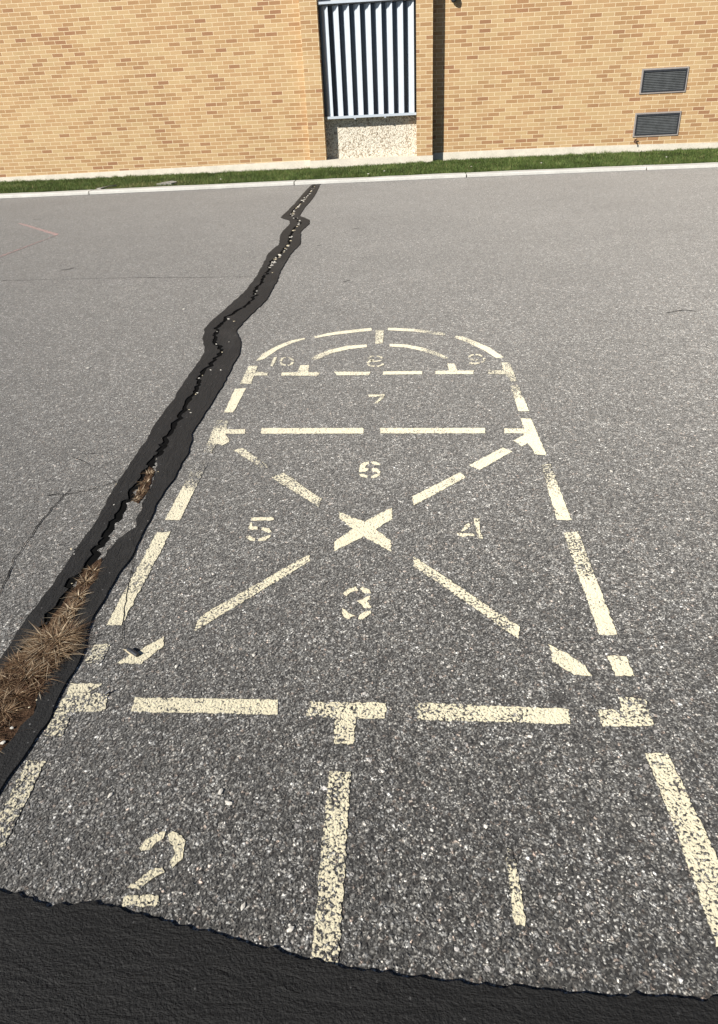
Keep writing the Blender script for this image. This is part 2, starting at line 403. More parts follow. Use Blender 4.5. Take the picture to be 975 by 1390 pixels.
def blades(name, P, H, Wd, lean, tone, mat, rnd, segs=2, **kw):
    """P: (n,3) roots. Curved tapering blades as one mesh."""
    n_ = len(P); ang = rnd.uniform(0, 2*np.pi, n_)
    la = rnd.uniform(0, 2*np.pi, n_) if lean is None or np.isscalar(lean) else np.arctan2(lean[:, 1], lean[:, 0])
    lm = (rnd.uniform(.2, 1, n_)*lean) if np.isscalar(lean) else np.hypot(lean[:, 0], lean[:, 1])
    dx, dy = np.cos(la), np.sin(la); wx, wy = np.cos(ang)*Wd/2, np.sin(ang)*Wd/2
    V = []; 
    for s_ in range(segs+1):
        t = s_/segs; wid = 1-t**1.5 if s_ < segs else 0
        cx = P[:, 0]+dx*lm*H*t*t; cy = P[:, 1]+dy*lm*H*t*t; cz = P[:, 2]+H*(t-.35*lm.clip(0, 1.6)*t*t)
        if s_ < segs: V += [np.stack([cx-wx*wid, cy-wy*wid, cz], 1), np.stack([cx+wx*wid, cy+wy*wid, cz], 1)]
        else: V += [np.stack([cx, cy, cz], 1)]
    per = 2*segs+1; V = np.stack(V, 1).reshape(-1, 3)
    base = np.arange(n_)*per
    me = bpy.data.meshes.new(name); me.vertices.add(len(V))
    o_ = np.array(kw.pop('origin', (0, 0, 0)), float); V = V-o_
    me.vertices.foreach_set('co', V.ravel())
    quads = [np.stack([base+2*s_, base+2*s_+1, base+2*s_+3, base+2*s_+2], 1) for s_ in range(segs-1)]
    tri = np.stack([base+2*segs-2, base+2*segs-1, base+2*segs], 1)
    loops = np.concatenate([q.ravel() for q in quads]+[tri.ravel()])
    tot = np.concatenate([np.full(n_*(segs-1), 4), np.full(n_, 3)]); st_ = np.concatenate([[0], np.cumsum(tot)[:-1]])
    me.loops.add(len(loops)); me.loops.foreach_set('vertex_index', loops.astype(np.int32))
    me.polygons.add(len(tot)); me.polygons.foreach_set('loop_start', st_.astype(np.int32))
    try: me.polygons.foreach_set('loop_total', tot.astype(np.int32))
    except Exception: pass
    at = me.attributes.new('tone', 'FLOAT', 'POINT'); at.data.foreach_set('value', np.repeat(tone, per).astype(np.float32))
    me.materials.append(mat); me.update(calc_edges=True); me.validate()
    o = bpy.data.objects.new(name, me); COL.objects.link(o); o.location = tuple(o_)
    return tag(o, **kw)
NB = 230000
gx = rng.uniform(-14.5, 11.5, NB); gy = rng.uniform(0, 1, NB)
ky = 15.10+.20*np.exp(-((gx-1.0)/5.5)**2)
gy = ky+.27+(19.80-ky-.27)*gy
t = np.clip((gy-15.6)/4.1, 0, 1); bz = .045*(1-t)+np.where(gx < -3, -.10, -.10+.05*np.clip((gx+3)/3.5, 0, 1))*t
pn = np.array([mnoise.noise(Vector((x*.9, y*1.6, 2.0))) for x, y in zip(gx, gy)])
pn2 = np.array([mnoise.noise(Vector((x*4.5, y*4.5, 5.0))) for x, y in zip(gx, gy)])
tone = np.clip(.42+pn*.35+pn2*.45+rng.normal(0, .16, NB), 0, .97); tone[rng.random(NB) < .03] = 1.0
dryp = np.exp(-(((gx+5.6)/1.2)**2+((gy-16.0)/.8)**2)); tone = np.where(rng.random(NB) < dryp*.45, .97, tone)
blades('grass', np.stack([gx, gy, bz-.012], 1), rng.uniform(.035, .095, NB)*(1+.85*pn2+.3*pn), rng.uniform(.006, .012, NB), .9, tone, GRASS, rng, 2, kind='stuff',
       label='mown green grass strip between the concrete kerb and the brick wall', cat='grass')

# ================================================================== THE BUILDING
B = empty('brick_building', (-.9, D, 0), label='tan brick school building with two flat pilasters around a tall louvred window', cat='building')
PL0, PL1, PR0, PR1 = -2.455, -2.045, .258, .648
BL, BR, TOP, BK = -21.0, 19.0, 5.6, 34.0
YP, YG = 19.802, 19.83                              # infill panel face and glass face of the bay
FT = lambda x: .118                              # top of foundation
mb = MB()
mb.box(BL, PL0+.02, D, D+.35, .02, TOP); mb.box(PR1-.02, BR, D, D+.35, .02, TOP)
mb.build('wall', BRICK, B)
MB().box(PL0+.02, PR1-.02, D+.003, D+.35, 4.251, TOP).build('wall', BRICK, B)
for x0, x1 in ((PL0, PL1), (PR0, PR1)):
    MB().box(x0, x1, PIL, D+.352, .12, TOP-.3).build('pilaster', BRICK, B)
mb = MB().box(BL, BL+.35, D+.35, BK, -.1, TOP).box(BR-.35, BR, D+.35, BK, -.1, TOP).box(BL, BR, BK, BK+.35, -.1, TOP)
mb.build('side_wall', BRICK, B)
MB().box(BL+.35, BR-.35, D+.35, BK, TOP-.4, TOP-.3).build('roof', ROOF, B)
MB().box(BL-.05, BR+.05, D-.06, D+.40, TOP, TOP+.12).build('coping', WHITE, B)
# foundation, its top following the settled bed joint
FX = [(-21, .03), (-10.92, .035), (-5.85, .075), (-2.91, .105), (PL0, .108), (PR1, .135), (.9, .150), (3.5, .147), (5.86, .127), (7.74, .095), (19, .05)]
def found(pts, yf, yb):
    vs = []; 
    for x, z in pts: vs += [(x, yf, -.3), (x, yf, z), (x, yb, z), (x, yb, -.3)]
    n_ = len(pts); fs = [(i*4+k_, i*4+(k_+1) % 4, (i+1)*4+(k_+1) % 4, (i+1)*4+k_) for i in range(n_-1) for k_ in range(4)]
    fs += [(0, 1, 2, 3), tuple((n_-1)*4+k_ for k_ in (3, 2, 1, 0))]
    return MB().add(vs, fs)
found([p for p in FX if p[0] <= PL0], D-.014, D+.2).build('foundation', FOUND, B)
found([p for p in FX if p[0] >= PR1], D-.014, D+.2).build('foundation', FOUND, B)
MB().box(PL0-.012, PR1+.012, PIL-.025, D+.18, -.3, .117).build('foundation', FOUND, B)
# the bay
MB().box(PL1, PR0, YP, YP+.12, .117, 1.09).build('infill_panel', PEB, B)
WIN = empty('window', (-.9, YG, 1.05)); WIN.parent = B; WIN.location = Vector((-.9, YG, 1.05))-Vector(B.location)
MB().box(PL1, PR0, YG, YG+.04, 1.10, 3.42).build('glass', GLASS, WIN)
MB().box(PL1, PR0, YP+.002, YG+.06, 3.42, 4.25).build('spandrel', GREYP, WIN)
mb = MB().box(-1.955, PR0-.005, 19.56, 19.60, 1.04, 1.095).box(-1.955, PR0-.005, 19.60, YG, 1.075, 1.095)
mb.build('sill', WHITE, WIN)
bx = [Wl(x, y, 19.58)[0] for x, y in ((482, 161), (523, 159.5))]
for x in bx: MB().box(x-.022, x+.022, 19.565, 19.70, 1.012, 1.038).build('bracket', WHITE, WIN)
mb = MB().box(-2.0, PR0-.004, 19.52, 19.56, 3.425, 3.475).box(-2.0, PR0-.004, 19.56, YP, 3.45, 3.475)
mb.build('head', WHITE, WIN)
for i in range(9):
    x0 = -1.955+.2515*i; q_ = 19.58-19.70
    # folded vane: nose at the front right, tail back left, with two shallow folds
    outer = [(x0-.012, 19.735), (x0+.004, 19.715), (x0+.045, 19.668), (x0+.068, 19.664), (x0+.125, 19.588), (x0+.147, 19.583)]
    inner = [(x0+.151, 19.595), (x0+.132, 19.600), (x0+.076, 19.677), (x0+.053, 19.681), (x0+.014, 19.725), (x0-.004, 19.743)]
    MB().prism(outer+inner, 1.0965, 3.40).build('louvre_fin', WHITE, WIN)
for x in (-1.75, -.9, -.1): MB().box(x-.02, x+.02, YG-.03, YG-.002, 1.096, 3.42).build('mullion', DARKM, WIN)

def vent(x0, x1, z0, z1, label):
    t_ = empty('wall_vent', ((x0+x1)/2, D, z0), label=label, cat='vent', group='louvred vents on the brick wall')
    f = .035
    mb_ = MB()
    for b_ in ((x0-f, x1+f, z1, z1+f), (x0-f, x1+f, z0-f, z0), (x0-f, x0, z0, z1), (x1, x1+f, z0, z1)):
        mb_.box(b_[0], b_[1], D-.022, D-.001, b_[2], b_[3])
    mb_.build('frame', VFRM, t_)
    mb_ = MB(); g_ = .028
    for b_ in ((x0, x1, z1-g_*1.6, z1), (x0, x1, z0, z0+g_), (x0, x0+g_, z0+g_, z1-g_*1.6), (x1-g_, x1, z0+g_, z1-g_*1.6)):
        mb_.box(b_[0]+.001, b_[1]-.001, D-.034, D-.002, b_[2]+.001, b_[3]-.001)
    mb_.build('inner_frame', DARKM, t_)
    MB().box(x0+.01, x1-.01, D-.004, D-.0015, z0+.01, z1-.01).build('backing', BLACK, t_)
    mb_ = MB(); n_ = 11; zz0, zz1 = z0+g_, z1-g_*1.6; st__ = (zz1-zz0)/n_
    for i in range(n_):
        zc = zz0+st__*i
        prof = [(D-.030, zc+.002), (D-.008, zc+st__*1.05), (D-.006, zc+st__*1.0), (D-.028, zc-.002)]
        xa, xb = x0+g_+.001, x1-g_-.001
        vs_ = [(xa, y_, z_) for y_, z_ in prof]+[(xb, y_, z_) for y_, z_ in prof]
        mb_.add(vs_, [(0, 1, 2, 3), (7, 6, 5, 4)]+[(k_, (k_+1) % 4, 4+(k_+1) % 4, 4+k_) for k_ in range(4)])
    mb_.build('slat_panel', SLAT, t_)
vent(5.69, 6.71, 1.275, 1.74, 'upper dark louvred wall vent with pale metal frame')
vent(5.665, 6.69, .335, .80, 'lower dark louvred wall vent just above the concrete foundation')
# brown tap and the dark fitting at the top of the photo
tx, tz = Wl(862.5, 192.5, D-.03)
t_ = empty('wall_tap', (tx, D, tz), label='small brown garden tap on the brick below the lower vent', cat='tap')
MB().tube([(tx, D-.001, tz+.01), (tx, D-.07, tz+.01), (tx, D-.095, tz-.01), (tx, D-.10, tz-.045)], [.016, .015, .014, .012]).build('spout', RUST, t_)
mb = MB(); c0 = Vector((tx, D-.055, tz+.055))
mb.tube([c0+Vector((-.032, 0, 0)), c0+Vector((.032, 0, 0))], .012).tube([c0, c0+Vector((0, 0, -.04))], .007); mb.build('handle', RUST, t_)
MB().tube([(tx, D-.001, tz+.01), (tx, D-.012, tz+.01)], .032, 12).build('collar', RUST, t_)
lx, lz = Wl(616.5, 4, 19.72)
t_ = empty('wall_bell', (lx, D, lz+.12), label='dark rounded bell fitting high on the brick right of the pilaster', cat='bell')
pr = [(0, -.0), (.03, .004), (.058, .02), (.072, .05), (.078, .10), (.07, .14), (.03, .17), (0, .175)]
vs = []; nn = 18
for r_, z_ in pr:
    for j in range(nn): vs.append((lx+r_*math.cos(2*math.pi*j/nn), 19.72+r_*math.sin(2*math.pi*j/nn), lz+z_))
fs = [(i*nn+j, i*nn+(j+1) % nn, (i+1)*nn+(j+1) % nn, (i+1)*nn+j) for i in range(len(pr)-1) for j in range(nn)]
mesh('gong', vs, fs, DARKM, t_, smooth=True)
MB().box(lx-.03, lx+.03, 19.78, D-.001, lz+.05, lz+.15).build('bracket', DARKM, t_)

# ================================================================== GROUND MARKS
HX = empty('hopscotch_court', G(494, 716), label='worn cream stencilled hopscotch court numbered one to ten on grey asphalt', cat='hopscotch')
_seed = [0]
def paint_pts(px, step=.007, amp=.006, z=.0022):
    _seed[0] += 1
    q = [G(x, y, z) for x, y in px]
    return jit(dense(q, step), amp, 85, _seed[0]*3.3)
def marks(name, polys, wear, mat=PAINT, parent=HX, z=.0022, **kw):
    V, Fs, Wr = [], [], []
    for px in polys:
        pts = paint_pts(px, z=z); fs_ = orient(pts, sheet_faces(pts)); k_ = len(V)
        V += pts; Fs += [tuple(i+k_ for i in f) for f in fs_]
        for p in pts: Wr.append(wear(p) if callable(wear) else wear)
    return mesh(name, V, Fs, mat, parent, attrs={'wear': Wr}, **kw)
def wpx(pts):
    """wear interpolated from (photo x, y, wear) samples"""
    ps = [(G(x, y), w_) for x, y, w_ in pts]
    def f(p):
        s_ = 0; t_ = 0
        for q, w_ in ps:
            d_ = 1/(((p.x-q.x)**2+(p.y-q.y)**2)+1e-4)**1.5; s_ += d_*w_; t_ += d_
        return s_/t_
    return f
dashes = [
 ([(875,1022.7),(907,1022.7),(975,1165),(1032,1285),(972,1285),(922,1136)], .42),
 ([(811,963),(819,985.5),(888,985),(875.6,948),(861,947),(841.6,947),(841.6,963)], wpx([(850,975,.3),(855,950,.75)])),
 ([(825,890),(835.5,917.5),(861,917.5),(850,890.5)], .22),
 ([(745.7,875),(750,898),(779,916),(803,916),(794.5,903.6),(770,887)], .28),
 ([(765,723),(785,721.5),(838.4,861.5),(814,861.5)], wpx([(775,740,.55),(800,800,.30),(825,850,.18),(776,765,.6)])),
 ([(735,631),(747,630),(776,705.6),(756.5,705.6)], wpx([(741,640,.62),(764,690,.2)])),
 ([(707,568),(721,568),(742,618),(727.7,617),(717,601),(709,606),(697.5,598),(712,590),(711,588.5),(684.6,587.5),(684.6,581.5),(712,581.5)], .22),
 ([(693,523.5),(704,523),(718.4,558),(704,558)], wpx([(697,530,.62),(712,552,.2)])),
 ([(680.5,492),(692,492),(702,516.7),(694.5,518),(686,508),(662,507.5),(664,502.5),(683,502.5)], .55),
 ([(619,455.8),(628,456.5),(644.4,463),(664.7,471.6),(684,485),(673.7,486),(658,476),(635,464.8),(617,458.5)], wpx([(620,457,.5),(675,482,.2)])),
 ([(526.6,444.7),(563,446.5),(590,449.5),(605,452.5),(604,455.5),(588,453.5),(563,450),(526.6,448.2)], wpx([(530,446,.2),(600,454,.6)])),
 ([(426.5,457),(446,452),(466,449),(504.4,445),(505,448.6),(466,453),(446,455.6),(428,459)], .28),
 ([(415,460),(397,465.5),(377,474.5),(359,487),(347.5,490),(357,480),(377,469),(396,462),(413,458.6)], .32),
 ([(510,448),(521,448.4),(520,466.6),(509.5,466.6)], .48),
 ([(422.5,487.7),(427.4,483),(447,475),(470,469.6),(498,467.4),(498.5,471),(474,473.8),(451,479),(439,484.8),(429.4,488.3)], wpx([(430,486,.5),(480,470,.2)])),
 ([(529,466.6),(552,467.6),(576.7,472.3),(594.8,478.4),(609.4,486.2),(603.8,487),(590,481.5),(572,476),(549.6,471.4),(529,470.2)], wpx([(530,468,.15),(600,483,.55)])),
 ([(338,496.5),(350,496.5),(347,504.4),(364,505.4),(363.5,509.6),(345,509.6),(341,521),(326,521)], .45),
 ([(382.6,505.6),(404,505.2),(408,495.5),(419.6,495.5),(418.6,505.2),(434,505.2),(432,509.9),(382,509.9)], .36),
 ([(453.7,504.6),(502.5,504.6),(501.5,509.2),(457.6,509.2)], .25),
 ([(520,504.2),(573,503.7),(573,507.8),(520,508.5)], .18),
 ([(591,503.4),(610,503),(607,493.5),(617,493.5),(621,503),(643,503),(642.6,507.6),(591,507.6)], .28),
 ([(319,527.7),(334,526.7),(317.4,559.5),(304.6,559.5)], .22),
 ([(295,570),(311,571.5),(307,582.6),(332.6,582.6),(332.6,588.7),(306,588.7),(312,599),(302,605),(295,602),(286.7,615.4),(276,614)], wpx([(320,586,.2),(301,575,.7),(305,600,.25),(288,605,.8)])),
 ([(355,581),(494,581),(493,588.3),(355,588.7)], .24),
 ([(516.4,581),(659,581),(659,588),(516.4,588.3)], .26),
 ([(266,627.7),(282.6,627.7),(244.4,705.6),(224,705.6)], wpx([(275,632,.95),(262,652,.75),(255,672,.2),(236,700,.15)])),
 ([(212.8,723),(232,722),(164.8,848.4),(144.3,848.4)], wpx([(222,730,.15),(210,765,.35),(192,780,.4),(160,840,.12)])),
 ([(128.7,875),(150.5,874),(137,899.7),(114.4,899.7)], .55),
 ([(96.8,928),(139.6,928),(120,940),(147.4,942.8),(141.6,965.6),(107,965.6),(96,972),(85,998.7),(58.8,997.4)], wpx([(110,932,.2),(115,950,.62),(135,960,.5),(80,985,.55),(92,955,.6)])),
 ([(38,1032),(62,1034),(5,1150),(-25,1150)], .58),
 ([(184,946.5),(377,949.7),(377.7,970),(178,966)], .28),
 ([(420.6,953),(524,954),(522.7,975.5),(482.6,975.2),(479.6,1010),(453,1010),(456,974.3),(416.5,972)], .45),
 ([(564,954),(771.5,962),(774,982.6),(566,976.7)], wpx([(580,960,.55),(640,962,.5),(720,975,.25),(770,970,.25)])),
 ([(447,1047.4),(476.7,1048.6),(456.5,1345),(419,1345)], .50),
 ([(317.4,611),(329.7,608),(365.8,633.8),(357,637)], wpx([(322,612,.35),(362,634,.75)])),
 ([(368.7,648.4),(385,641.5),(436.4,677),(433,688)], .46),
 ([(460,694.6),(495,708),(531.7,689),(532.5,704),(510,718.5),(531,734.5),(531,748.7),(494,728),(453.6,748),(453.6,735.6),(479,718),(461,703.6)], wpx([(465,698,.5),(495,718,.15),(525,740,.35),(455,742,.12)])),
 ([(559.7,674),(624.3,641),(633,647.4),(562,686)], .30),
 ([(637,631.5),(682.5,607.4),(695.4,612.6),(652,637.5)], .22),
 ([(562,755),(562,768),(704,867),(705.5,851)], wpx([(570,763,.36),(620,800,.40),(680,845,.5),(700,860,.3)])),
 ([(420,752),(421,761.5),(264,857),(266,844),(281,831)], .42),
 ([(158.7,900),(175,890),(187,884.5),(223,863.5),(221,877.5),(191,901.5)], .22),
]
for px, wv_ in dashes: marks('painted_dash', [px], wv_)
def ell(cx, cy, rx, ry, a0, a1, th, n_=8, thy=None):
    thy = thy or th; o = []
    for i in range(n_+1):
        t_ = math.radians(a0+(a1-a0)*i/n_); o.append((cx+rx*math.cos(t_), cy-ry*math.sin(t_)))
    for i in range(n_, -1, -1):
        t_ = math.radians(a0+(a1-a0)*i/n_); o.append((cx+(rx-th)*math.cos(t_), cy-(ry-thy)*math.sin(t_)))
    return o
digits = {
 '1': ([[(686,1150),(696,1155),(703.7,1186.8),(714.4,1257),(707,1257),(706,1250),(705,1257),(699.5,1257),(690,1192.4)]], wpx([(692,1160,.68),(697,1185,.58),(704,1215,.46),(708,1250,.3)])),
 '2': ([[(191,1149.4),(199,1139.5),(209,1133.4),(225,1127.8),(222,1139),(209,1145.7),(203,1155),(192.5,1154)],
        [(230,1132),(236,1127),(247,1134.6),(251,1145.7),(246,1166.6),(233.7,1179),(231,1169),(238.6,1159),(236,1148),(228.8,1140.8)],
        [(174.6,1204.8),(199,1183.8),(220,1176.5),(225,1182.6),(204,1193.7),(189.4,1206.6)],
        [(165.4,1230),(169.7,1215.8),(216.5,1215.8),(217,1230.6)]], .30),
 '3': ([[(466.4,806),(471,800.5),(483,796),(485.7,801),(475.4,804.6),(471,809.5)],[(487.7,799),(492.7,796.4),(501,799.7),(503.7,805.4),(496,805.4)],
        [(485,816),(496,811),(502.5,808.5),(503.3,812.8),(499,816.5),(503.7,824.3),(495,825),(490,820)],
        [(464.8,825),(469.7,827.6),(474.6,833.3),(481,835),(474.6,840),(467,838),(464,831)],[(486.5,840.7),(487,835.8),(496,830),(504,829),(502.5,833.3),(492.7,840.7)]], .15),
 '4': ([[(643,703.6),(651,704.4),(653,724.5),(656,731),(648.8,731.6),(645,713.7)],[(625.4,721),(631.5,713),(638,708.7),(638.7,715),(630,721)],[(621,724),(641.6,724),(645,727.3),(624.4,728.4)]], .40),
 '5': ([[(341.3,702.3),(372,702),(372,705.9),(341.3,706.8)],[(339,709.7),(343,710),(342.6,714.2),(350.4,714.6),(349.5,718.3),(342,719.5),(336.8,716.7)],
        [(356,715),(366,717),(368.8,722.8),(364.3,723.6),(356,718.6)],[(358.6,728.6),(367.6,726),(366.8,729.4),(359.4,733.5),(351,735),(351.6,731)],[(334.4,728.6),(340.5,727.3),(346.3,731.8),(344.6,735),(338,733)]], .24),
 '6': ([[(488.7,631),(493.7,628),(501,626),(501.2,629.6),(495.8,632.4),(495.5,635),(500.5,636),(499,639),(495,640.6),(487.2,640.5)],
        [(504.8,626.5),(512,627),(517,630.5),(512,631.5),(505,629.5)],
        [(504.5,635.2),(512,636),(517.3,640),(515,643.5),(509,639.6),(504.5,638.8)],
        [(487.2,643.2),(494,643.2),(499,645.6),(499,648.6),(491,647.6)],[(504,648.8),(504.5,645.8),(510,643.4),(517,644),(512,647.8)]], .22),
 '7': ([[(500,536),(522.6,535),(522.4,538.2),(501,538.6)],[(516.5,539),(521.5,539),(512.5,547.5),(508,547.5)]], .38),
 '8': ([ell(510,487,11,4.6,100,172,3.4,5,1.7),ell(510,487,11,4.6,8,80,3.4,5,1.7),ell(510,487,10,4.2,200,330,3.2,6,1.5),
        ell(510,493,12,5,100,172,3.4,5,1.7) ,ell(510,493,12,5,188,262,3.6,5,1.8),ell(510,493,12,5,278,352,3.6,5,1.8)], .42),
 '9': ([ell(646,485,10.5,4.6,20,95,3.2,6,1.7),ell(646,485,10.5,4.6,110,190,3.4,6,1.7),ell(646,485,10,4.4,215,300,3,6,1.6),
        ell(648,487.5,11.5,6,-55,20,3.6,6,1.9),[(638,491.6),(646,492.3),(651,491),(652,493.4),(645,494.8),(637,494)]], .48),
 '10': ([[(372,485),(376.5,484.2),(371.5,496.5),(367,497)], ell(389.5,490.6,10,6.2,100,172,3.2,6,1.8),ell(389.5,490.6,10,6.2,188,262,3.2,6,1.8),ell(389.5,490.6,10,6.2,278,352,3.2,6,1.8),ell(389.5,490.6,10,6.2,8,80,3.2,6,1.8)], .5),
}
words = {'1':'one','2':'two','3':'three','4':'four','5':'five','6':'six','7':'seven','8':'eight','9':'nine','10':'ten'}
for k_, (ps, wv_) in digits.items():
    marks('painted_numeral', ps, wv_, label='stencilled cream numeral '+words[k_])
# faint red game lines far left
RL = empty('red_line', G(77, 318), label='faint worn red painted corner line on the asphalt at far left', cat='painted line')
marks('painted_stroke', [[(24,303.2),(30,303),(80,317.5),(76,319.6)]], .50, REDP, RL)
marks('painted_stroke', [[(81,317.3),(76,320),(0,349.4),(-30,360),(-30,357.6),(0,346.8)]], .66, REDP, RL)

# ------------------------------------------------------------------ tar seam along the crack
LO = [(426.7,248.3),(417,257),(406.7,269),(400,277),(390,287),(381,295.5),(386,297.6),(393,299.6),(394,304),(385,313),(380.5,320),(379,332),(364,345),(357,360),(348,376),(333,396),(312,414.7),(288,436),(278.7,446.7),(274.7,461),(278.7,474.7),(274.7,485),(261,504),(237,541),(215,570),(197.5,602),(179.5,627),(158,659.5),(135,702),(108,740),(74,792),(40,835),(18,872),(0,900),(-50,975),(-110,1060),(-170,1160)]
RO = [(436,248),(429,262.7),(424,270.7),(414.7,281),(406.7,293.3),(413,295.8),(420,299),(420,304),(408.5,314.7),(408,332),(396,344),(389,354.7),(381,368),(377,381),(362.7,406.7),(344,425),(329,440),(321,450.7),(326.7,464),(325,480),(317,496),(308.7,512),(283.6,555),(263.8,584),(255,616),(237,648.7),(215,684.6),(194,724),(184.6,746),(160,783),(138,820),(120,857),(108,900),(89,934),(61.5,986),(43,1014),(18,1048),(0,1075),(-60,1170),(-100,1240)]
CR = [(431,249),(426.7,252),(417,266.7),(408,276),(400,285),(394.7,293),(404,298.5),(409,304),(401,309),(394.7,320),(393,330.7),(381,345),(368,357),(364,370.7),(356,384),(346,394),(347,403),(330.7,418.7),(310.7,429),(294.7,446.7),(292,464),(302.7,477),(286.7,496),(272.8,512),(265.6,534),(247.7,559),(229.7,587.7),(219,613),(204.6,631),(186.6,659.5),(168.7,688),(150.8,717),(132.8,745),(117,774),(101.5,789),(80,823),(58,860),(37,884),(0,940),(-60,1030),(-120,1120)]
RI = [(212,623.6),(213,641),(201,670),(190,695),(182,717),(167,729),(148,749),(135,774),(120,804.6),(104.6,835),(94,848),(90,880),(77,905),(55,940),(43,971),(15,1001.5),(-4,1030),(-70,1110),(-130,1190)]
def line(px, z=0, step=.02, amp=.006, fr=22, sd=1.0): return jit(dense([G(x, y, z) for x, y in px], step, False), amp, fr, sd)
def offset(pts, d):
    o = []
    for i, p in enumerate(pts):
        q = pts[min(i+1, len(pts)-1)]-pts[max(i-1, 0)]; q = Vector((-q.y, q.x, 0)).normalized()
        o.append(p+q*(d(i, p) if callable(d) else d))
    return o
ang = math.atan2((G(350,380)-G(120,790)).y, (G(350,380)-G(120,790)).x)
TAR = mat_tar('tar_sealant', ang, 3.5, .019)
lo = line(LO, 0, .02, .010, 14, 1.0); ro = line(RO, 0, .02, .010, 14, 2.0)
cr = line(CR, 0, .018, .030, 17, 3.0); cr = jit(cr, .013, 60, 9.0)
cw = lambda i, p: .016+.010*mnoise.noise(Vector((p.x*14, p.y*14, 4)))
cl = offset(cr, cw)                      # to the right-hand side of the downward line is screen-left; sign settled below
cr2 = offset(cr, lambda i, p: -cw(i, p))
# which offset lies on screen left (smaller x)?
if sum(p.x for p in cl) > sum(p.x for p in cr2): cl, cr2 = cr2, cl
iy = next(i for i, p in enumerate(cr2) if p.y < G(212, 621).y)
ri = cr2[:iy]+line(RI, 0, .02, .016, 20, 5.0)
TS = empty('tar_seam', G(300, 450), label='long winding black tar repair seam running from kerb to foreground', cat='tar seam')
slab('tar_band', lo+cl[::-1], .0065, TAR, TS)
slab('tar_band', ri+ro[::-1], .0070, TAR, TS)
nC = min(len(cl), len(cr2))
wl_ = offset(cl[:nC], 0.0); wr_ = cr2[:nC]
mesh('crack', [(p.x, p.y, .0012) for p in wl_]+[(p.x, p.y, .0012) for p in wr_], [(i, i+1, nC+i+1, nC+i) for i in range(nC-1)], BLACK, TS)
# soil in the widest part of the crack
SO = [(203,633),(211,640),(200,668),(188,684),(180,680),(190,660)]
sp = jit(dense([G(x, y, .003) for x, y in SO], .02), .012, 30, 4)
mesh('crack_soil', sp, orient(sp, sheet_faces(sp)), SOIL, kind='structure')
SO = [(137,758),(139,772),(122,804),(107,836),(97,848),(96,880),(80,905),(58,940),(46,971),(18,1001),(0,1030),(-70,1110),(-115,1110),(-60,1000),(0,905),(40,880),(62,850),(84,820),(105,790),(120,770)]
sp = jit(dense([G(x, y, .0035) for x, y in SO], .02), .014, 30, 6)
mesh('crack_soil', sp, orient(sp, sheet_faces(sp)), SOIL, kind='structure')
# bottom tar patch
TP = [(-160,1212),(-60,1208),(0,1213),(17,1214),(35,1219),(52,1227),(86,1232),(105,1227),(125,1225.5),(150,1231),(164,1236),(194,1244.6),(224,1253),(258.5,1262),(297,1270.5),(336,1283),(370.5,1290),(405,1300),(470,1315),(560,1329),(720,1346),(860,1352),(1040,1362),(1040,1560),(-160,1560)]
tp = jit(dense([G(x, y) for x, y in TP], .006), .009, 45, 8)
o = slab('tar_patch', tp, .0068, mat_tar('tar_patch_sealant', 0.0, 3.0, .009), None,
         label='smeared black tar patch across the bottom left corner of the asphalt', cat='tar patch')

# ------------------------------------------------------------------ hairline cracks
def hair(px, w_, sd, amp=.010):
    L_ = line(px, 0, .02, amp, 18, sd); L_ = jit(L_, amp*.4, 70, sd+2)
    a_ = offset(L_, lambda i, p: w_*(.35+.9*abs(mnoise.noise(Vector((p.x*9, p.y*9, sd))))))
    b_ = offset(L_, lambda i, p: -w_*(.35+.9*abs(mnoise.noise(Vector((p.x*9, p.y*9, sd+5))))))
    n_ = len(L_); fs_ = []
    for i in range(n_-1):
        fs_.append((i, n_+i, n_+i+1, i+1))
    return mesh('hairline_crack', [(p.x, p.y, .0034) for p in a_]+[(p.x, p.y, .0034) for p in b_], fs_, HAIR, kind='structure')
for i, (px, w_) in enumerate([
    ([(0,381),(60,380),(130,378),(200,377),(300,376.5),(340,376)], .006),
    ([(45,298.5),(58,297.5)], .016), ([(82,367),(92,366),(100,364)], .016),
    ([(97,618),(130,615.5),(152,615)], .0022), ([(97,620),(115,627),(130,635)], .0018), ([(133,637),(158,624)], .0018),
    ([(64,674),(100,670),(128,664),(154,655),(176,645)], .0030), ([(143,642),(158,658)], .002),
    ([(96,664),(70,692),(40,730),(20,760),(0,806),(-15,830)], .0035),
    ([(183,748),(178,785),(171,822),(166,872)], .0022), ([(143,858),(130,865),(116,872)], .0018),
    ([(50,880),(20,884),(0,886)], .002), ([(395,276),(402,274)], .010), ([(478,311),(488,310)], .014), ([(430,334),(436,333.5)], .010),
    ([(466,383),(475,381)], .010), ([(905,425),(930,421),(945,423)], .006),
]): hair(px, w_, 10.0+i*3.1, .010 if w_ < .005 else .006)

